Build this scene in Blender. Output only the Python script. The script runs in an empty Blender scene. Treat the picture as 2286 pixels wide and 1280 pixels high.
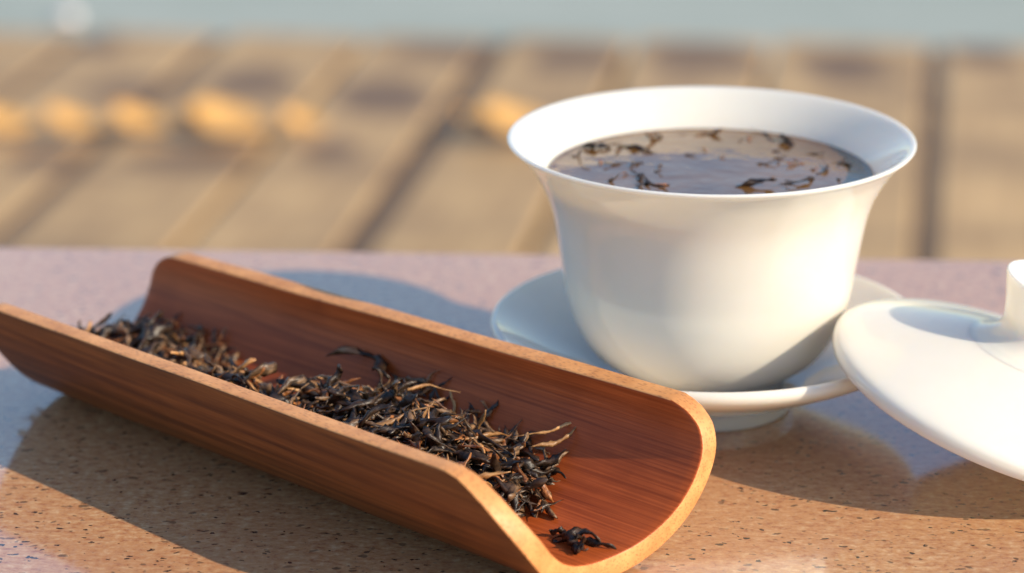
import bpy, bmesh, math, random
from mathutils import Vector, Matrix, Euler, noise

SC = bpy.context.scene
COL = SC.collection
rnd = random.Random(7)

# ------------------------------------------------------------------ camera, sky, sun, exposure
PITCH = math.radians(18.6)
CAM_H = 0.2375
FPX = 6160.0                                   # focal length in pixels of a 2286 wide picture
cam = bpy.data.cameras.new('camera')
cam.sensor_fit = 'HORIZONTAL'
cam.sensor_width = 36.0
cam.lens = FPX / 2286.0 * 36.0
cam.clip_start = 0.01
cam.clip_end = 500.0
cam.dof.use_dof = True
cam.dof.focus_distance = 0.585
cam.dof.aperture_fstop = 10.0
cam_ob = bpy.data.objects.new('camera', cam)
cam_ob.location = (0, 0, CAM_H)
cam_ob.rotation_euler = (math.pi / 2 - PITCH, 0, 0)
COL.objects.link(cam_ob)
SC.camera = cam_ob

TO_SUN = Vector((1.60, -0.81, 1.0)).normalized()
SUN_EL = math.asin(TO_SUN.z)
SUN_AZ = math.atan2(TO_SUN.x, TO_SUN.y)        # clockwise from +Y
world = bpy.data.worlds.new('World')
SC.world = world
world.use_nodes = True
wn = world.node_tree
sky = wn.nodes.new('ShaderNodeTexSky')
sky.sky_type = 'NISHITA'
sky.sun_disc = False
sky.sun_elevation = SUN_EL
sky.sun_rotation = SUN_AZ
sky.air_density = 1.2
sky.dust_density = 0.3
sky.ozone_density = 3.5
wn.nodes['Background'].inputs['Strength'].default_value = 0.15
wn.links.new(sky.outputs[0], wn.nodes['Background'].inputs['Color'])

sun = bpy.data.lights.new('sun', 'SUN')
sun.energy = 3.9
sun.angle = math.radians(0.53)
sun.color = (1.0, 0.84, 0.62)
sun_ob = bpy.data.objects.new('sun', sun)
sun_ob.location = TO_SUN * 5
sun_ob.rotation_euler = TO_SUN.to_track_quat('Z', 'Y').to_euler()
COL.objects.link(sun_ob)

SC.view_settings.view_transform = 'Standard'
SC.view_settings.look = 'None'
SC.view_settings.exposure = 0.48
SC.view_settings.gamma = 1.0
SC.view_settings.use_curve_mapping = False
SC.render.engine = 'CYCLES'
SC.cycles.use_denoising = True
SC.cycles.max_bounces = 10

# ------------------------------------------------------------------ helpers
_F = Vector((0, math.cos(PITCH), -math.sin(PITCH)))
_U = Vector((0, math.sin(PITCH), math.cos(PITCH)))
_R = Vector((1, 0, 0))
_C = Vector((0, 0, CAM_H))


def at(px, py, z=0.0):
    """point of the horizontal plane z under a pixel of the photograph"""
    d = _F + _R * ((px - 1143) / FPX) - _U * ((py - 640) / FPX)
    return _C + d * ((z - CAM_H) / d.z)


def link(name, me, mat=None, parent=None, smooth=True):
    o = bpy.data.objects.new(name, me)
    COL.objects.link(o)
    if mat is not None:
        for m in (mat if isinstance(mat, (list, tuple)) else [mat]):
            me.materials.append(m)
    if parent is not None:
        o.parent = parent
    if smooth and me.polygons:
        me.polygons.foreach_set('use_smooth', [True] * len(me.polygons))
    return o


def tag(o, label=None, cat=None, group=None, kind=None):
    if label: o['label'] = label
    if cat: o['category'] = cat
    if group: o['group'] = group
    if kind: o['kind'] = kind
    return o


def mesh(name, verts, faces):
    me = bpy.data.meshes.new(name)
    me.from_pydata([tuple(v) for v in verts], [], faces)
    me.update()
    return me


def curve_pts(pts, n=6):
    """Catmull-Rom through 2-D profile points"""
    out = []
    P = [pts[0]] + list(pts) + [pts[-1]]
    for i in range(1, len(P) - 2):
        p0, p1, p2, p3 = P[i - 1], P[i], P[i + 1], P[i + 2]
        for k in range(n):
            t = k / n
            out.append(tuple(0.5 * (2 * b + (c - a) * t + (2 * a - 5 * b + 4 * c - d) * t * t + (-a + 3 * b - 3 * c + d) * t ** 3)
                             for a, b, c, d in zip(p0, p1, p2, p3)))
    out.append(tuple(pts[-1]))
    return out


def lathe(name, prof, seg=128):
    """closed surface of revolution; profile ends may lie on the axis"""
    verts, faces, rings = [], [], []
    for r, z in prof:
        if r < 1e-6:
            rings.append([len(verts)]); verts.append((0, 0, z))
        else:
            b = len(verts)
            for k in range(seg):
                a = 2 * math.pi * k / seg
                verts.append((r * math.cos(a), r * math.sin(a), z))
            rings.append(list(range(b, b + seg)))
    for A, B in zip(rings, rings[1:]):
        for k in range(seg):
            k2 = (k + 1) % seg
            if len(A) == 1 and len(B) == 1:
                continue
            if len(A) == 1:
                faces.append((A[0], B[k], B[k2]))
            elif len(B) == 1:
                faces.append((A[k], B[0], A[k2]))
            else:
                faces.append((A[k], B[k], B[k2], A[k2]))
    me = mesh(name, verts, faces)
    bm = bmesh.new(); bm.from_mesh(me)
    bmesh.ops.recalc_face_normals(bm, faces=bm.faces)
    bm.to_mesh(me); bm.free()
    return me


def box_mesh(name, x0, x1, y0, y1, z0, z1, bev=0.0, seg=2):
    bm = bmesh.new()
    bmesh.ops.create_cube(bm, size=1.0)
    for v in bm.verts:
        v.co = Vector((x0 if v.co.x < 0 else x1, y0 if v.co.y < 0 else y1, z0 if v.co.z < 0 else z1))
    if bev > 0:
        bmesh.ops.bevel(bm, geom=list(bm.edges), offset=bev, segments=seg, affect='EDGES', profile=0.5)
    me = bpy.data.meshes.new(name)
    bm.to_mesh(me); bm.free()
    return me


DECK_Z = -0.45
# ------------------------------------------------------------------ materials
class Mat:
    def __init__(self, name):
        self.m = bpy.data.materials.new(name)
        self.m.use_nodes = True
        self.t = self.m.node_tree
        self.b = self.t.nodes['Principled BSDF']

    def n(self, kind, **kw):
        nd = self.t.nodes.new('ShaderNode' + kind)
        for k, v in kw.items():
            if k in nd.inputs:
                nd.inputs[k].default_value = v
            else:
                setattr(nd, k, v)
        return nd

    def l(self, a, b):
        self.t.links.new(a, b)

    def ramp(self, fac, stops, interp='LINEAR'):
        r = self.n('ValToRGB')
        r.color_ramp.interpolation = interp
        el = r.color_ramp.elements
        while len(el) < len(stops):
            el.new(0.5)
        for e, (p, c) in zip(el, stops):
            e.position = p
            e.color = (c, c, c, 1) if isinstance(c, (int, float)) else (*c, 1)
        self.l(fac, r.inputs[0])
        return r.outputs[0]

    def coords(self, space='Object', scale=(1, 1, 1), rot=(0, 0, 0)):
        tc = self.n('TexCoord')
        mp = self.n('Mapping')
        mp.inputs['Scale'].default_value = scale
        mp.inputs['Rotation'].default_value = rot
        self.l(tc.outputs[space], mp.inputs[0])
        return mp.outputs[0]

    def noise(self, vec, scale, detail=4, rough=0.55, out='Fac'):
        t = self.n('TexNoise', Scale=scale, Detail=detail, Roughness=rough)
        self.l(vec, t.inputs['Vector'])
        return t.outputs[out]

    def mix(self, fac, a, b, blend='MIX'):
        x = self.n('Mix', data_type='RGBA', blend_type=blend)
        for sock, v in ((x.inputs[0], fac), (x.inputs[6], a), (x.inputs[7], b)):
            if hasattr(v, 'links'):
                self.l(v, sock)
            elif isinstance(v, (int, float)):
                sock.default_value = v
            else:
                sock.default_value = (*v, 1)
        return x.outputs[2]

    def math(self, op, a, b=0.0):
        x = self.n('Math', operation=op)
        for sock, v in ((x.inputs[0], a), (x.inputs[1], b)):
            if hasattr(v, 'links'):
                self.l(v, sock)
            else:
                sock.default_value = v
        return x.outputs[0]

    def bump(self, h, strength=0.3, dist=0.0005):
        b = self.n('Bump', Strength=strength, Distance=dist)
        self.l(h, b.inputs['Height'])
        self.l(b.outputs[0], self.b.inputs['Normal'])
        return b

    def set(self, **kw):
        for k, v in kw.items():
            s = self.b.inputs[k.replace('_', ' ')]
            if hasattr(v, 'links'):
                self.l(v, s)
            elif isinstance(v, tuple) and len(v) == 3 and s.type == 'RGBA':
                s.default_value = (*v, 1)
            else:
                s.default_value = v
        return self.m


PR = (1.0, 0.78, 0.55)


def mat_porcelain():
    m = Mat('porcelain')
    v = m.coords()
    c = m.ramp(m.noise(v, 60, 3), [(0.3, (0.77, 0.71, 0.615)), (0.7, (0.80, 0.74, 0.645))])
    m.bump(m.noise(v, 90, 2), 0.03, 0.0006)
    return m.set(Base_Color=c, Roughness=0.05, IOR=1.52, Subsurface_Weight=0.6, Subsurface_Scale=0.006, Subsurface_Radius=PR)


def mat_stone():
    m = Mat('speckled_stone')
    v = m.coords()
    big = m.noise(v, 14, 5)
    mid = m.noise(m.coords(scale=(0.6, 1, 1)), 560, 4, 0.75)
    fine = m.noise(v, 900, 3, 0.6)
    c = m.ramp(mid, [(0.34, (0.36, 0.105, 0.034)), (0.44, (0.58, 0.255, 0.098)), (0.56, (0.70, 0.36, 0.150)), (0.68, (0.88, 0.60, 0.34))])
    c = m.mix(m.ramp(fine, [(0.45, 0.0), (0.8, 0.5)]), c, (0.74, 0.53, 0.34))
    c = m.mix(m.ramp(big, [(0.4, 0.0), (0.65, 0.4)]), c, (0.54, 0.24, 0.11))
    # dark flecks of uneven size: distorted cells, only some of them
    wv = m.n('VectorMath', operation='ADD')
    nz = m.n('TexNoise', Scale=260.0, Detail=3.0)
    m.l(v, nz.inputs['Vector'])
    sc = m.n('VectorMath', operation='SCALE')
    sc.inputs['Scale'].default_value = 0.0035
    m.l(nz.outputs['Color'], sc.inputs[0])
    m.l(m.coords(scale=(0.62, 1, 1)), wv.inputs[0]); m.l(sc.outputs[0], wv.inputs[1])
    flecks = None
    for scale, keep, size in ((235, 0.34, 0.125), (430, 0.42, 0.165), (850, 0.45, 0.24)):
        vo = m.n('TexVoronoi', Scale=float(scale), Randomness=1.0)
        m.l(wv.outputs[0], vo.inputs['Vector'])
        sep = m.n('SeparateColor')
        m.l(vo.outputs['Color'], sep.inputs[0])
        lim = m.math('MULTIPLY', m.math('MULTIPLY', m.math('LESS_THAN', sep.outputs[0], keep), m.math('POWER', sep.outputs[1], 1.6)), size * 1.9)
        k = m.math('MULTIPLY', m.ramp(m.math('SUBTRACT', m.math('ADD', lim, 0.5), vo.outputs['Distance']), [(0.47, 0.0), (0.535, 1.0)]), m.ramp(sep.outputs[2], [(0.0, 0.45), (0.6, 1.0)]))
        flecks = k if flecks is None else m.math('MAXIMUM', flecks, k)
    c = m.mix(flecks, c, (0.040, 0.022, 0.013))
    h = m.math('SUBTRACT', m.math('MULTIPLY', mid, 0.5), flecks)
    m.bump(h, 0.35, 0.0004)
    ro = m.ramp(fine, [(0.3, 0.05), (0.7, 0.13)])
    return m.set(Base_Color=c, Roughness=0.6, Coat_Weight=1.0, Coat_IOR=2.3, Coat_Roughness=ro)


def mat_bamboo(name, dark, light, rough, red):
    """lacquered bamboo with fibres along the scoop's own X"""
    m = Mat(name)
    v = m.coords(scale=(1, 1, 1))
    g = m.coords(scale=(5, 240, 240))
    g2 = m.coords(scale=(16, 1100, 1100))
    a = m.noise(g, 2.2, 4, 0.6)
    b = m.noise(g2, 1.6, 3, 0.6)
    c = m.ramp(a, [(0.28, dark), (0.72, light)])
    c = m.mix(m.ramp(b, [(0.35, 0.0), (0.75, 0.6)]), c, red)
    c = m.mix(m.ramp(m.noise(v, 60, 4), [(0.5, 0.0), (0.8, 0.5)]), c, dark)
    m.bump(m.math('ADD', m.math('MULTIPLY', a, 0.6), b), 0.16, 0.0003)
    return m.set(Base_Color=c, Roughness=rough, IOR=1.30)


def mat_cut_bamboo():
    m = Mat('cut_bamboo')
    v = m.coords()
    vo = m.n('TexVoronoi', Scale=1700.0, Randomness=1.0)
    m.l(m.coords(scale=(0.35, 1, 1)), vo.inputs['Vector'])
    dots = m.ramp(vo.outputs['Distance'], [(0.18, 1.0), (0.42, 0.0)])
    c = m.ramp(m.noise(v, 220, 4), [(0.3, (0.58, 0.23, 0.068)), (0.7, (0.78, 0.35, 0.115))])
    c = m.mix(m.math('MULTIPLY', dots, 0.55), c, (0.30, 0.10, 0.03))
    m.bump(dots, 0.25, 0.0002)
    return m.set(Base_Color=c, Roughness=0.5)


def mat_tea(name, lo, hi, rough=0.42):
    m = Mat(name)
    v = m.coords(scale=(300, 900, 900))
    oi = m.n('ObjectInfo')
    a = m.noise(v, 1.0, 4, 0.65)
    c = m.ramp(a, [(0.38, lo), (0.70, hi)])
    hs = m.n('HueSaturation')
    m.l(c, hs.inputs['Color'])
    m.l(m.math('ADD', m.math('MULTIPLY', oi.outputs['Random'], 0.9), 0.55), hs.inputs['Value'])
    m.bump(a, 0.6, 0.0004)
    return m.set(Base_Color=hs.outputs[0], Roughness=rough, IOR=1.5)


def mat_liquid():
    m = Mat('brewed_tea')
    v = m.coords()
    c = m.ramp(m.noise(v, 45, 4), [(0.35, (0.13, 0.060, 0.018)), (0.7, (0.25, 0.125, 0.042))])
    m.bump(m.noise(v, 130, 2), 0.24, 0.0012)
    return m.set(Base_Color=c, Roughness=0.05, IOR=1.9)


def mat_deck():
    m = Mat('weathered_board')
    geo = m.n('NewGeometry')
    oi = m.n('ObjectInfo')
    g = m.coords(scale=(40, 3, 40))
    a = m.noise(g, 1.4, 5, 0.6)
    c = m.ramp(a, [(0.3, (0.43, 0.26, 0.115)), (0.7, (0.64, 0.415, 0.19))])
    hs = m.n('HueSaturation')
    m.l(c, hs.inputs['Color'])
    m.l(m.math('ADD', m.math('MULTIPLY', oi.outputs['Random'], 0.24), 0.88), hs.inputs['Value'])
    # old water stains by noise, then rail shadow bands painted into the board colour
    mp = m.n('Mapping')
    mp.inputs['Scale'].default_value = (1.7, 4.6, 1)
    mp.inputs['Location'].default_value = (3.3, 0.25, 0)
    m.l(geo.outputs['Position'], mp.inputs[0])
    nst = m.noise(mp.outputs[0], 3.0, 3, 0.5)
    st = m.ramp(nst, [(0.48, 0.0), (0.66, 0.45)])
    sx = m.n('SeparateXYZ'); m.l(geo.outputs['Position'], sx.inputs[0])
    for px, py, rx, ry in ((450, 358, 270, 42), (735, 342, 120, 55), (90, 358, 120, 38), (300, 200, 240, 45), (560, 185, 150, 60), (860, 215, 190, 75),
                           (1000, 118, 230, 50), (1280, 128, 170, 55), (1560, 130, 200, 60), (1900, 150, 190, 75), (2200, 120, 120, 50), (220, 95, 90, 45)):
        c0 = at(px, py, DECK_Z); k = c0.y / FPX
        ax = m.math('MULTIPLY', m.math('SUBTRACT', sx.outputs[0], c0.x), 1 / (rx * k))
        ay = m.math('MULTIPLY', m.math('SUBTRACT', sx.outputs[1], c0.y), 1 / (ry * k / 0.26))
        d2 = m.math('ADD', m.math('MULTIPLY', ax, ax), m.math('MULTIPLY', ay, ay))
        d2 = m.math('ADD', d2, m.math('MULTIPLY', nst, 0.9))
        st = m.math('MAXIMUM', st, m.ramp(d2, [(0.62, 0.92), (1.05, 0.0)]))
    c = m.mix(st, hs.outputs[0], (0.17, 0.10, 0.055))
    m.bump(a, 0.3, 0.002)
    return m.set(Base_Color=c, Roughness=0.6)


def mat_simple(name, lo, hi, scale, rough, bump=0.2, dist=0.002):
    m = Mat(name)
    a = m.noise(m.coords(), scale, 5, 0.6)
    c = m.ramp(a, [(0.3, lo), (0.7, hi)])
    m.bump(a, bump, dist)
    return m.set(Base_Color=c, Roughness=rough)


PORC = mat_porcelain()
STONE = mat_stone()
B_IN = mat_bamboo('bamboo_inside', (0.21, 0.036, 0.007), (0.41, 0.080, 0.017), 0.36, (0.68, 0.148, 0.036))
B_OUT = mat_bamboo('bamboo_outside', (0.065, 0.017, 0.0035), (0.30, 0.092, 0.020), 0.45, (0.15, 0.038, 0.008))
B_CUT = mat_cut_bamboo()
TEA_DARK = mat_tea('tea_dark', (0.007, 0.004, 0.0025), (0.075, 0.040, 0.021))
TEA_GREY = mat_tea('tea_grey', (0.030, 0.016, 0.008), (0.30, 0.170, 0.085))
TEA_RED = mat_tea('tea_russet', (0.10, 0.030, 0.009), (0.46, 0.18, 0.055))
TEA_STEM = mat_tea('tea_stem', (0.30, 0.13, 0.04), (0.66, 0.36, 0.14))
LIQUID = mat_liquid()
JOIST = mat_simple('joist_wood', (0.03, 0.02, 0.013), (0.07, 0.045, 0.03), 12, 0.8)
PAVE = mat_simple('pale_paving', (0.34, 0.37, 0.305), (0.42, 0.44, 0.37), 5, 0.6)
AMBER = mat_simple('amber_sun_spot', (0.66, 0.33, 0.085), (0.82, 0.48, 0.15), 60, 0.45, 0.3, 0.001)
PEBBLE = mat_simple('pale_pebble', (0.80, 0.70, 0.66), (0.90, 0.82, 0.78), 80, 0.3)

# ------------------------------------------------------------------ the setting: paving, deck, table
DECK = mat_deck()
pav = link('pavement', box_mesh('pavement', -60, 60, -60, 60, -0.75, DECK_Z - 0.075), PAVE, smooth=False)
tag(pav, 'pale grey green paving beyond the end of the decking', 'pavement', kind='structure')

BDIR = Vector((0.1135, 0.71, 0)).normalized()               # the way the boards run
BPER = Vector((BDIR.y, -BDIR.x, 0))
B_ANG = math.atan2(BDIR.y, BDIR.x) - math.pi / 2
END0, END1 = at(0, 66, DECK_Z), at(2286, 99, DECK_Z)         # far end of the decking
deck = link('deck', box_mesh('deck', -2.6, 2.6, -1.2, 2.80, DECK_Z - 0.073, DECK_Z - 0.034), JOIST, smooth=False)
deck.rotation_euler.z = B_ANG
tag(deck, 'brown timber decking lying under and behind the stone table', 'decking', kind='structure')
lines = {-30: 0.020, 400: 0.009, 788: 0.026, 1185: 0.010, 1590: 0.008, 2062: 0.018}   # gaps between boards along picture row 550
cuts = sorted((at(px, 550, DECK_Z).dot(BPER), w) for px, w in lines.items())
rb = random.Random(3)
while cuts[0][0] > -2.4:
    cuts.insert(0, (cuts[0][0] - 0.146 - rb.uniform(-.004, .012), rb.choice((0.006, 0.008, 0.016))))
while cuts[-1][0] < 2.4:
    cuts.append((cuts[-1][0] + 0.146 + rb.uniform(-.004, .012), rb.choice((0.006, 0.008, 0.016))))
STRIP = mat_simple('dark_gap_shade', (0.09, 0.055, 0.035), (0.16, 0.10, 0.06), 30, 0.8)  # dark strips added in the wide gaps to stand for their shade
for c0, w0 in cuts:
    if w0 > .012 and abs(c0) < 1.2:
        tt = (END0 - BPER * c0).dot((END1 - END0).cross(Vector((0, 0, 1))).normalized()) / BDIR.dot((END1 - END0).cross(Vector((0, 0, 1))).normalized())
        j = link('gap_shade_strip', box_mesh('gap_shade_strip', -w0 / 2 + .001, w0 / 2 - .001, -1.2, tt - .01, -0.032, -0.003, 0.001), STRIP, deck, smooth=False)
        j.location = (c0, 0, DECK_Z)
endn = (END1 - END0).cross(Vector((0, 0, 1))).normalized()
for (c0, w0), (c1, w1) in zip(cuts, cuts[1:]):
    x0, x1 = c0 + w0 / 2, c1 - w1 / 2
    mid = (x0 + x1) / 2
    # length to the slanted far end
    base = BPER * mid
    tt = (END0 - base).dot(endn) / BDIR.dot(endn)
    hw = (x1 - x0) / 2
    y1 = tt + rb.uniform(-.006, .006)
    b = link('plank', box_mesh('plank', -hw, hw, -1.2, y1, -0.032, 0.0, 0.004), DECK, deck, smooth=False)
    b.matrix_parent_inverse = Matrix.Identity(4)
    b.location = (mid, 0, DECK_Z + rb.uniform(-.0012, .0012))

# leaves added for sunlit patches, a pebble for a glint: far out of focus
def amber_sun_spot(px, py, length, width, yaw):
    n = 8
    vs, fs = [], []
    for i in range(n + 1):
        t = i / n
        w = width * 0.5 * math.sin(math.pi * (0.04 + 0.93 * t)) ** 0.8
        x = (t - 0.5) * length
        for j in (-1, -0.5, 0, 0.5, 1):
            vs.append((x, j * w, 0.006 * j * j + 0.006 * (2 * t - 1) ** 2 + 0.0004))
    for i in range(n):
        for j in range(4):
            a = i * 5 + j
            fs.append((a, a + 5, a + 6, a + 1))
    o = link('sun_spot_leaf', mesh('sun_spot_leaf', vs, fs), AMBER)
    so = o.modifiers.new('thick', 'SOLIDIFY'); so.thickness = 0.0006
    p = at(px, py, DECK_Z + 0.012)
    o.rotation_euler = Euler((0, 0, yaw))
    tilt = Matrix.Rotation(math.radians(15), 4, Vector((-TO_SUN.y, TO_SUN.x, 0)).normalized())
    o.matrix_world = Matrix.Translation(p) @ tilt @ Matrix.Rotation(yaw, 4, 'Z')
    return tag(o, 'small amber leaf added as a sunlit patch on the blurred brown deck boards', 'leaf', 'leaves added as sunlit patches on the decking')


for a in ((5, 284, .056, .052, .0), (158, 282, .050, .046, -.3), (308, 278, .054, .050, -.3), (425, 282, .030, .026, -.3),
          (505, 278, .074, .074, -.4), (672, 284, .040, .036, -.3), (1060, 284, .034, .030, -.2), (1155, 284, .074, .070, -.4)):
    amber_sun_spot(*a)
me = bpy.data.meshes.new('glint_pebble')
bm = bmesh.new(); bmesh.ops.create_icosphere(bm, subdivisions=3, radius=1)
for v in bm.verts:
    v.co = Vector((v.co.x * .013, v.co.y * .012, v.co.z * .008)) * (1 + .12 * noise.noise(v.co * 1.3))
bm.to_mesh(me); bm.free()
peb = link('glint_pebble', me, PEBBLE)
peb.location = at(155, 40, DECK_Z - 0.066) ; peb.location.z = DECK_Z - 0.065
tag(peb, 'round pale pebble added as an out of focus glint on the paving', 'glint_pebble')

# stone table: a slab on two block legs, its far edge seen behind the cup
E0, E1 = at(0, 546, 0), at(2286, 577, 0)
edir = (E1 - E0).normalized()
t_ang = math.atan2(edir.y, edir.x)
tab = bpy.data.objects.new('stone_table', None)
COL.objects.link(tab)
mid = at(1143, 561.5, 0)
tab.location = (mid.x, mid.y, DECK_Z)
tab.rotation_euler.z = t_ang
tag(tab, 'low tan speckled stone table with dark flecks carrying the tea things', 'table')
slab = box_mesh('table_top', -0.75, 0.75, -1.0, 0.0, -DECK_Z - 0.045, -DECK_Z, 0.003, 3)
link('table_top', slab, STONE, tab, smooth=False)
for s in (-1, 1):
    lx = s * 0.5
    link('leg', box_mesh('leg', lx - .06, lx + .06, -0.85, -0.15, 0.0015, -DECK_Z - 0.045, 0.004), STONE, tab, smooth=False)

# ------------------------------------------------------------------ the cup, its saucer, the tea in it
CUP = Vector((0.0463, 0.6193, 0))
S_BASE = 0.0062                                               # well of the saucer
sau_prof = curve_pts([(0.0, 0.0040), (0.0150, 0.0040), (0.0185, 0.0038), (0.0215, 0.0042)], 5) + \
    curve_pts([(0.0225, 0.0048), (0.0300, 0.0076), (0.0400, 0.0123), (0.0475, 0.0160), (0.0505, 0.0181), (0.0514, 0.0196),
               (0.0511, 0.0209), (0.0502, 0.0213), (0.0492, 0.0207), (0.0400, 0.0150), (0.0310, 0.0102), (0.0255, 0.0072), (0.0220, 0.0063), (0.0120, 0.0062), (0, 0.0062)], 6)
sau = link('saucer', lathe('saucer', sau_prof), PORC)
sau.location = CUP
tag(sau, 'round white porcelain saucer holding the tea cup', 'saucer')
fr = link('foot_ring', lathe('foot_ring', curve_pts([(0.0188, 0.0042), (0.0186, 0.0012), (0.0190, 0.0001), (0.0204, 0.0001), (0.0209, 0.0012), (0.0214, 0.0040), (0.0221, 0.0052)], 5)), PORC, sau)

outer = [(0.0, 0.0096), (0.0150, 0.0096), (0.0190, 0.0098), (0.0226, 0.0108), (0.0264, 0.0136), (0.0295, 0.0174), (0.0319, 0.0223), (0.0336, 0.0282),
         (0.0346, 0.0345), (0.0358, 0.0420), (0.0372, 0.0490), (0.0392, 0.0545), (0.0425, 0.0600), (0.0457, 0.0637), (0.0471, 0.0649),
         (0.0474, 0.0656), (0.0467, 0.0658), (0.0452, 0.0650), (0.0420, 0.0620), (0.0386, 0.0580), (0.0364, 0.0540), (0.0352, 0.0490), (0.0340, 0.0420),
         (0.0328, 0.0345), (0.0308, 0.0275), (0.0285, 0.0225), (0.0245, 0.0175), (0.0190, 0.0142), (0.0100, 0.0132), (0, 0.0130)]
cup_prof = curve_pts(outer, 6)
cup = link('tea_cup', lathe('tea_cup', cup_prof, 160), PORC)
cup.location = CUP
tag(cup, 'white porcelain cup with flared lip filled with brown tea', 'cup')
link('foot_ring', lathe('cup_foot', curve_pts([(0.0168, 0.0100), (0.0166, 0.0072), (0.0170, 0.0064), (0.0184, 0.0064), (0.0189, 0.0072), (0.0193, 0.0100)], 5)), PORC, cup)

T_Z = 0.0572
def cup_inner_r(z):
    pts = [p for p in cup_prof[cup_prof.index((0.0467, 0.0658)):]]
    for (r0, z0), (r1, z1) in zip(pts, pts[1:]):
        if z0 >= z >= z1:
            return r0 + (r1 - r0) * (z0 - z) / max(z0 - z1, 1e-9)
    return 0.035
rl = cup_inner_r(T_Z)
lp = [(0.0, 0.0160), (cup_inner_r(.018) - .0006, 0.018)] + [(cup_inner_r(z) - .0002, z) for z in (.022, .028, .034, .040, .046, .052, .056)] + \
     [(rl - .0002, T_Z + .0003), (rl - .0007, T_Z + .00008), (rl - .002, T_Z)] + [(rl * k, T_Z) for k in (.8, .6, .4, .2)] + [(0.0, T_Z)]
liq = link('tea_liquid', lathe('tea_liquid', lp, 128), LIQUID)
liq.location = CUP
tag(liq, 'brown brewed tea reflecting blue sky inside the white cup', 'tea')

# ------------------------------------------------------------------ the lid leaning on the saucer
LN = Vector((0.2872, -0.0705, 0.9553)).normalized()
LID_C = Vector((0.1130, 0.5829, 0.0137))
lid_prof = curve_pts([(0.0402, 0.0014), (0.0414, 0.0003), (0.0424, 0.0000), (0.0430, 0.0009), (0.0432, 0.0021), (0.0428, 0.0035), (0.0410, 0.0048), (0.0366, 0.0066), (0.0295, 0.0090), (0.0215, 0.0115),
                      (0.0140, 0.0135), (0.0095, 0.0146), (0, 0.0154)], 6) + \
    curve_pts([(0, 0.0128), (0.0140, 0.0111), (0.0210, 0.0092), (0.0290, 0.0067), (0.0350, 0.0046), (0.0388, 0.0030), (0.0400, 0.0022), (0.0402, 0.0014)], 6)
lid = link('cup_lid', lathe('cup_lid', lid_prof, 160), PORC)
lid.matrix_world = Matrix.Translation(LID_C) @ LN.to_track_quat('Z', 'Y').to_matrix().to_4x4()
tag(lid, 'white porcelain cup lid with ring knob leaning on the saucer edge', 'lid')
knob_prof = curve_pts([(0.0, 0.0120), (0.0160, 0.0122), (0.0132, 0.0139), (0.0112, 0.0151), (0.0098, 0.0165), (0.0091, 0.0181), (0.0092, 0.0200), (0.0102, 0.0236), (0.0114, 0.0270), (0.0121, 0.0292),
                       (0.0120, 0.0301), (0.0113, 0.0299), (0.0105, 0.0280), (0.0094, 0.0245), (0.0083, 0.0215), (0.0060, 0.0200), (0, 0.0197)], 6)
link('knob', lathe('knob', knob_prof, 96), PORC, lid)

# ------------------------------------------------------------------ the bamboo scoop
P0 = Vector((0.0144, 0.5180, 0))
AX = Vector((-0.74, 0.672, 0)).normalized()
SCOOP_L = 0.166
S1 = 0.1645
RIM_H = 0.0300
TH = 0.0052


def rim_h(s):
    return 0.0305 - 0.0022 * s / 0.16


def half_w(s):
    return 0.0330 + (0.0295 - 0.0330) * (s / 0.16)


def q_shift(s):
    return -0.0018 - 0.0015 * s / 0.16


def section(s, a, inner):
    """a in [-1, 1] from the far rim to the near rim"""
    w = half_w(s) - (TH if inner else 0)
    h = rim_h(s) - (TH if inner else 0)
    th = a * math.pi / 2
    x = math.sin(th) * (1 - 0.085 * math.sin(2 * th) ** 2 if a > 0 else 1.0)
    y = 1 - math.cos(th)
    return q_shift(s) + w * x, (TH if inner else 0) + h * (y if not inner else y)


NEAR_CUT = curve_pts([(-1, .0020), (-.97, -.0022), (-.93, -.0048), (-.875, -.0070), (-.75, -.0087), (-.5, -.0085), (-.25, -.0068), (0, -.0048), (.25, -.0048), (.5, -.0062), (.64, -.0067),
                      (.76, -.0052), (.875, -.0016), (.95, .0028), (.985, .0062), (1, .0100)], 10)


def scoop_near(a):
    """where the near end is cut, round the section from the far rim (-1) to the near rim (1)"""
    for (a0, s0), (a1, s1) in zip(NEAR_CUT, NEAR_CUT[1:]):
        if a0 <= a <= a1:
            return s0 + (s1 - s0) * (a - a0) / max(a1 - a0, 1e-9)
    return NEAR_CUT[-1][1]


def scoop_far(a):
    arc = (1 - abs(a)) * (math.pi / 2) * 0.031           # arc length left to the rim
    RR = 0.0050 if a > 0 else 0.0085
    if arc >= RR:
        return S1
    k = (RR - arc) / RR
    return S1 - RR * .95 * (1 - math.sqrt(max(0, 1 - k * k)))


NA, NS = 96, 60
verts, faces, fm = [], [], []
def idx(layer, i, j):
    return layer * (NS + 1) * (NA + 1) + i * (NA + 1) + j
for layer in (0, 1):
    for i in range(NS + 1):
        for j in range(NA + 1):
            a = -1 + 2 * j / NA
            s_a = scoop_near(a)
            s_b = scoop_far(a)
            s = s_a + (s_b - s_a) * i / NS
            q, z = section(s, a, layer == 1)
            wob = 0.00025 * noise.noise(Vector((s * 30, q * 40, layer * 5)))
            verts.append((s, q, max(0.0, z + wob + (0.0003 if layer == 0 else 0))))
for i in range(NS):
    for j in range(NA):
        faces.append((idx(0, i, j), idx(0, i, j + 1), idx(0, i + 1, j + 1), idx(0, i + 1, j))); fm.append(0)
        faces.append((idx(1, i, j), idx(1, i + 1, j), idx(1, i + 1, j + 1), idx(1, i, j + 1))); fm.append(1)
    for j in (0, NA):
        faces.append((idx(0, i, j), idx(0, i + 1, j), idx(1, i + 1, j), idx(1, i, j))); fm.append(2)
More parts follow.
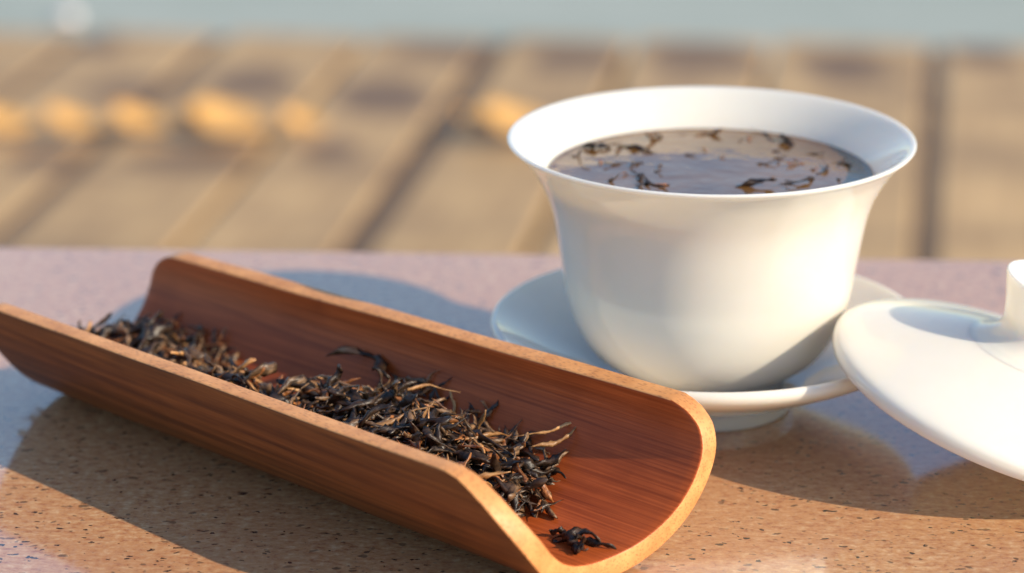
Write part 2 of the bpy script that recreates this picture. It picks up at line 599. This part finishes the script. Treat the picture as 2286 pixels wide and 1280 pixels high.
for j in range(NA):
    for i in (0, NS):
        faces.append((idx(0, i, j), idx(0, i, j + 1), idx(1, i, j + 1), idx(1, i, j))); fm.append(2)
me = mesh('tea_scoop', verts, faces)
me.polygons.foreach_set('material_index', fm)
bm = bmesh.new(); bm.from_mesh(me)
bmesh.ops.recalc_face_normals(bm, faces=bm.faces)
bm.to_mesh(me); bm.free()
scoop = link('tea_scoop', me, [B_OUT, B_IN, B_CUT], smooth=True)
# local x runs along the axis, local y towards the camera side
YL = Vector((-AX.y, AX.x, 0))
scoop.matrix_world = Matrix(((AX.x, YL.x, 0, P0.x), (AX.y, YL.y, 0, P0.y), (0, 0, 1, 0), (0, 0, 0, 1)))
bv = scoop.modifiers.new('bevel', 'BEVEL')
bv.width = 0.0007; bv.segments = 3; bv.limit_method = 'ANGLE'; bv.angle_limit = math.radians(40)
bv.material = -1
tag(scoop, 'brown bamboo half-tube scoop holding dry tea leaves', 'tea scoop')


def scoop_pt(s, q, z):
    return P0 + AX * s + YL * q + Vector((0, 0, z))


def floor_z(s, q):
    w = half_w(s) - TH
    x = max(-.999, min(.999, (q - q_shift(s)) / w))
    return TH + (rim_h(s) - TH) * (1 - math.sqrt(1 - x * x)) + 0.0002


# ------------------------------------------------------------------ dry tea leaves
def leaf_mesh(name, r, length, width, curl, flat, seg=14, sides=6):
    """a rolled, twisted, crinkled leaf: a flattened tube along a wandering line"""
    pts = []
    p = Vector((0, 0, 0)); yaw = r.uniform(-.3, .3); pit = r.uniform(-.15, .15)
    dy = r.uniform(-1, 1) * curl; dp = r.uniform(-1, 1) * curl * .5
    wob = r.uniform(.2, .6) * curl * .5; wf = r.uniform(1.0, 2.6); wp = r.uniform(0, 6.28)
    hook = r.uniform(0, 1.6) * curl * .6 * r.choice((-1, 1)) if r.random() < .5 else 0
    st = length / seg
    for i in range(seg + 1):
        t = i / seg
        pts.append(p.copy())
        y = yaw + wob * math.sin(wp + 6.28 * wf * t); z = pit + wob * .7 * math.cos(wp * 1.7 + 6.28 * wf * t)
        p = p + Vector((math.cos(y) * math.cos(z), math.sin(y) * math.cos(z), math.sin(z))) * st
        yaw += dy / seg + r.uniform(-.16, .16) * curl + (hook * 3.2 / seg if t > .7 else 0)
        pit += dp / seg + r.uniform(-.13, .13) * curl
    c = sum(pts, Vector()) / len(pts)
    pts = [q - c for q in pts]
    tw = r.uniform(0, 6.28); dtw = r.uniform(3, 9) * r.choice((-1, 1))
    fat = r.uniform(.2, .8)
    vs, fs = [], []
    for i, q in enumerate(pts):
        t = i / seg
        d = (pts[min(i + 1, seg)] - pts[max(i - 1, 0)]).normalized()
        up = Vector((0, 0, 1)); sd = d.cross(up).normalized(); up = sd.cross(d)
        w = width * .5 * (math.exp(-((t - fat) / .34) ** 2) * .95 + .22) * r.uniform(.68, 1.25)
        if i in (0, seg): w *= .45
        a0 = tw + dtw * t
        for k in range(sides):
            a = 2 * math.pi * k / sides
            x, y = math.cos(a) * w, math.sin(a) * w * flat
            x, y = x * math.cos(a0) - y * math.sin(a0), x * math.sin(a0) + y * math.cos(a0)
            j = r.uniform(.72, 1.28)
            vs.append(q + (sd * x + up * y) * j)
    for i in range(seg):
        for k in range(sides):
            k2 = (k + 1) % sides
            fs.append((i * sides + k, i * sides + k2, (i + 1) * sides + k2, (i + 1) * sides + k))
    fs.append(tuple(range(sides - 1, -1, -1)))
    fs.append(tuple(seg * sides + k for k in range(sides)))
    return mesh(name, vs, fs)


rl_ = random.Random(21)
VAR = []
for k in range(34):
    if k < 16:
        me = leaf_mesh('tea_leaf', rl_, rl_.uniform(.009, .020), rl_.uniform(.0014, .0030), 1.5, .42); me.materials.append(TEA_DARK)
    elif k < 23:
        me = leaf_mesh('tea_leaf', rl_, rl_.uniform(.008, .018), rl_.uniform(.0013, .0027), 1.7, .4); me.materials.append(TEA_GREY)
    elif k < 28:
        me = leaf_mesh('tea_leaf', rl_, rl_.uniform(.007, .014), rl_.uniform(.0014, .0028), 1.2, .35); me.materials.append(TEA_RED)
    else:
        me = leaf_mesh('tea_leaf', rl_, rl_.uniform(.010, .018), rl_.uniform(.0008, .0013), 1.0, .7); me.materials.append(TEA_STEM)
    me.polygons.foreach_set('use_smooth', [True] * len(me.polygons))
    VAR.append(me)
WEIGHT = [4.0] * 16 + [5.0] * 7 + [6.5] * 5 + [6.5] * 6

# heaps: (centre s, centre q, half length, half width, height)
HEAPS = [(0.062, -0.001, 0.040, 0.0245, 0.0160), (0.104, 0.009, 0.034, 0.0180, 0.0150), (0.036, -0.007, 0.018, 0.0150, 0.0100), (0.144, 0.000, 0.028, 0.0225, 0.0118)]


def heap_h(s, q):
    h = 0.0
    for cs, cq, ls, lq, hh in HEAPS:
        d2 = ((s - cs) / ls) ** 2 + ((q - cq) / lq) ** 2
        if d2 < 1:
            h = max(h, hh * (1 - d2) ** .55)
    if h > 0:
        h += 0.0016 * noise.noise(Vector((s * 160, q * 160, 1.3)))
    return h


def heap_z(s, q):
    """heap surface: lies on the curved floor but levels out"""
    fz = floor_z(s, q)
    return max(fz, TH + heap_h(s, q) * 1.0) if heap_h(s, q) > 0 else fz


def pose(r, s, q, z, steep=.35):
    e = .002
    nx = (heap_z(s + e, q) - heap_z(s - e, q)) / (2 * e)
    ny = (heap_z(s, q + e) - heap_z(s, q - e)) / (2 * e)
    n = (AX * -nx + YL * -ny + Vector((0, 0, 1))).normalized()
    n = (n + Vector((r.uniform(-1, 1), r.uniform(-1, 1), r.uniform(-1, 1))) * steep).normalized()
    rot = n.to_track_quat('Z', 'Y').to_matrix().to_4x4() @ Matrix.Rotation(r.uniform(0, 6.283), 4, 'Z') @ Matrix.Rotation(r.uniform(-.9, .9), 4, 'X')
    sc = r.uniform(.62, 1.22)
    return Matrix.Translation(scoop_pt(s, q, z)) @ rot @ Matrix.Scale(sc, 4)


def clear(M, cos):
    """no point of the leaf may sink into the wall of the scoop"""
    for co in cos:
        p = M @ co - P0
        s, q = p.dot(AX), p.dot(YL)
        if p.z < floor_z(s, q) - .0006 or abs(q - q_shift(s)) > half_w(s) - TH:
            return False
    return True


def sample(r):
    while True:
        cs, cq, ls, lq, hh = r.choices(HEAPS, [1.5, .8, .45, 1.0])[0]
        a, d = r.uniform(0, 6.283), math.sqrt(r.random()) * 1.02
        s, q = cs + ls * d * math.cos(a), cq + lq * d * math.sin(a)
        if abs(q - q_shift(s)) < half_w(s) - TH - .003:
            return s, q


# the body of the heaps that nobody could count: one mesh of small rolled leaves
r = random.Random(5)
bvs, bfs, bmi = [], [], []
small = []
for k in range(10):
    me = leaf_mesh('bit', r, r.uniform(.007, .012), r.uniform(.0012, .0021), 1.1, .5, 6, 5)
    small.append(([v.co.copy() for v in me.vertices], [tuple(p.vertices) for p in me.polygons]))
for k in range(2100):
    vs, fs = r.choice(small)
    for tr in range(12):
        s, q = sample(r)
        top = heap_z(s, q); fz = floor_z(s, q)
        z = max(fz + .0012, fz + (top - fz) * (1 - r.random() ** 1.7 * .8) - .0010)
        M = pose(r, s, q, z)
        if clear(M, vs):
            break
    else:
        continue
    b = len(bvs)
    bvs += [M @ v for v in vs]
    bfs += [tuple(i + b for i in f) for f in fs]
    bmi += [r.choices((0, 1, 2), (4, 3, 2))[0]] * len(fs)
me = mesh('tea_leaf_heap', bvs, bfs)
me.polygons.foreach_set('material_index', bmi)
heap = link('tea_leaf_heap', me, [TEA_DARK, TEA_GREY, TEA_RED])
tag(heap, 'packed dark dry tea leaves filling the inside of the heaps in the bamboo scoop', 'tea leaves', kind='stuff')

LOOK = {'tea_dark': 'black twisted dry tea leaf', 'tea_grey': 'greyish brown crinkled dry tea leaf', 'tea_russet': 'russet brown dry tea leaf', 'tea_stem': 'thin tan tea stem'}
for k in range(290):
    me = r.choices(VAR, WEIGHT)[0]
    cos = [v.co.copy() for v in me.vertices]
    for tr in range(40):
        s, q = sample(r)
        M = pose(r, s, q, max(floor_z(s, q) + .0012, heap_z(s, q) + r.uniform(-.0003, .0014)), .45 if tr < 25 else .15)
        if clear(M, cos):
            break
    o = bpy.data.objects.new('tea_leaf', me)
    COL.objects.link(o)
    o.matrix_world = M
    hp = 'smaller heap' if s > .116 else 'bigger heap'
    tag(o, LOOK[me.materials[0].name] + ' on the ' + hp + ' in the bamboo scoop', 'tea leaf', 'dry tea leaves heaped in the scoop')

# long stems and leaves that stick out of the tip of the bigger heap
for k, (px, py, z, v, yaw, sc) in enumerate(((1245, 978, .0175, 29, .55, 1.0), (1215, 962, .018, 30, .2, .9), (1225, 1052, .011, 3, -.35, .8), (1175, 1085, .009, 17, -.9, .8),
                                            (1190, 1035, .013, 5, .1, .9), (1150, 1010, .016, 19, .9, .9), (960, 868, .021, 31, .6, .9), (745, 850, .021, 28, -.9, 1.2), (815, 806, .020, 8, .0, 1.4))):
    p = at(px, py, z)
    o = bpy.data.objects.new('tea_leaf', VAR[v]); COL.objects.link(o)
    o.matrix_world = Matrix.Translation(p) @ Matrix.Rotation(yaw, 4, 'Z') @ Matrix.Rotation(-.15, 4, 'Y') @ Matrix.Scale(sc, 4)
    tag(o, LOOK[VAR[v].materials[0].name] + ' on the bigger heap in the bamboo scoop', 'tea leaf', 'dry tea leaves heaped in the scoop')

# the few leaves lying by themselves in the open mouth of the scoop
for k, (px, py, yaw, v, sc) in enumerate(((1290, 1196, .1, 2, .75), (1275, 1208, -.7, 5, .7), (1318, 1208, 1.0, 8, .55), (1296, 1226, -.6, 10, .7), (1252, 1190, .05, 3, .45))):
    p = at(px, py, TH + .0016)
    o = bpy.data.objects.new('tea_leaf', VAR[v]); COL.objects.link(o)
    o.matrix_world = Matrix.Translation(p) @ Matrix.Rotation(yaw, 4, 'Z') @ Matrix.Diagonal((sc * .8, sc * 1.5, sc * 1.6, 1))
    tag(o, 'dark crumb of tea leaf lying apart near the mouth of the bamboo scoop', 'tea leaf', 'stray leaves in the scoop mouth')

# soaked leaves floating on the tea
rf = random.Random(11)
for k in range(46):
    a = rf.uniform(0, 6.283); d = (rl - .004) * math.sqrt(rf.uniform(.12, 1))
    v = rf.choice((1, 4, 9, 14, 17, 20, 23, 25, 26)); sc = rf.uniform(.22, .42)
    o = bpy.data.objects.new('tea_leaf', VAR[v]); COL.objects.link(o)
    o.matrix_world = Matrix.Translation(CUP + Vector((d * math.cos(a), d * math.sin(a), T_Z + .0003))) @ Matrix.Rotation(rf.uniform(0, 6.28), 4, 'Z') @ Matrix.Diagonal((sc, sc * 1.5, sc, 1))
    tag(o, 'tiny shred of tea leaf floating on the tea in the white cup', 'tea leaf', 'shreds floating in the cup')
for k, (px, py, yaw, v, sc) in enumerate(((1285, 347, .2, 0, .45), (1342, 330, .1, 13, .55), (1418, 331, .0, 3, .5), (1466, 303, .8, 18, .55), (1562, 299, -.2, 19, .7),
                                         (1708, 303, -.4, 20, .7), (1762, 320, -.3, 14, .75), (1838, 379, .4, 6, .45), (1655, 414, -.1, 7, .75), (1790, 402, .2, 15, .7),
                                         (1425, 394, .1, 9, .4), (1362, 403, .2, 16, .55), (1880, 365, -.3, 17, .5))):
    p = at(px, py, T_Z + .0003)
    o = bpy.data.objects.new('tea_leaf', VAR[v]); COL.objects.link(o)
    o.matrix_world = Matrix.Translation(p) @ Matrix.Rotation(yaw, 4, 'Z') @ Matrix.Diagonal((sc * 1.25, sc * 1.6, sc * 1.0, 1))
    tag(o, 'soaked tea leaf floating on the tea in the white cup', 'tea leaf', 'leaves floating in the cup')
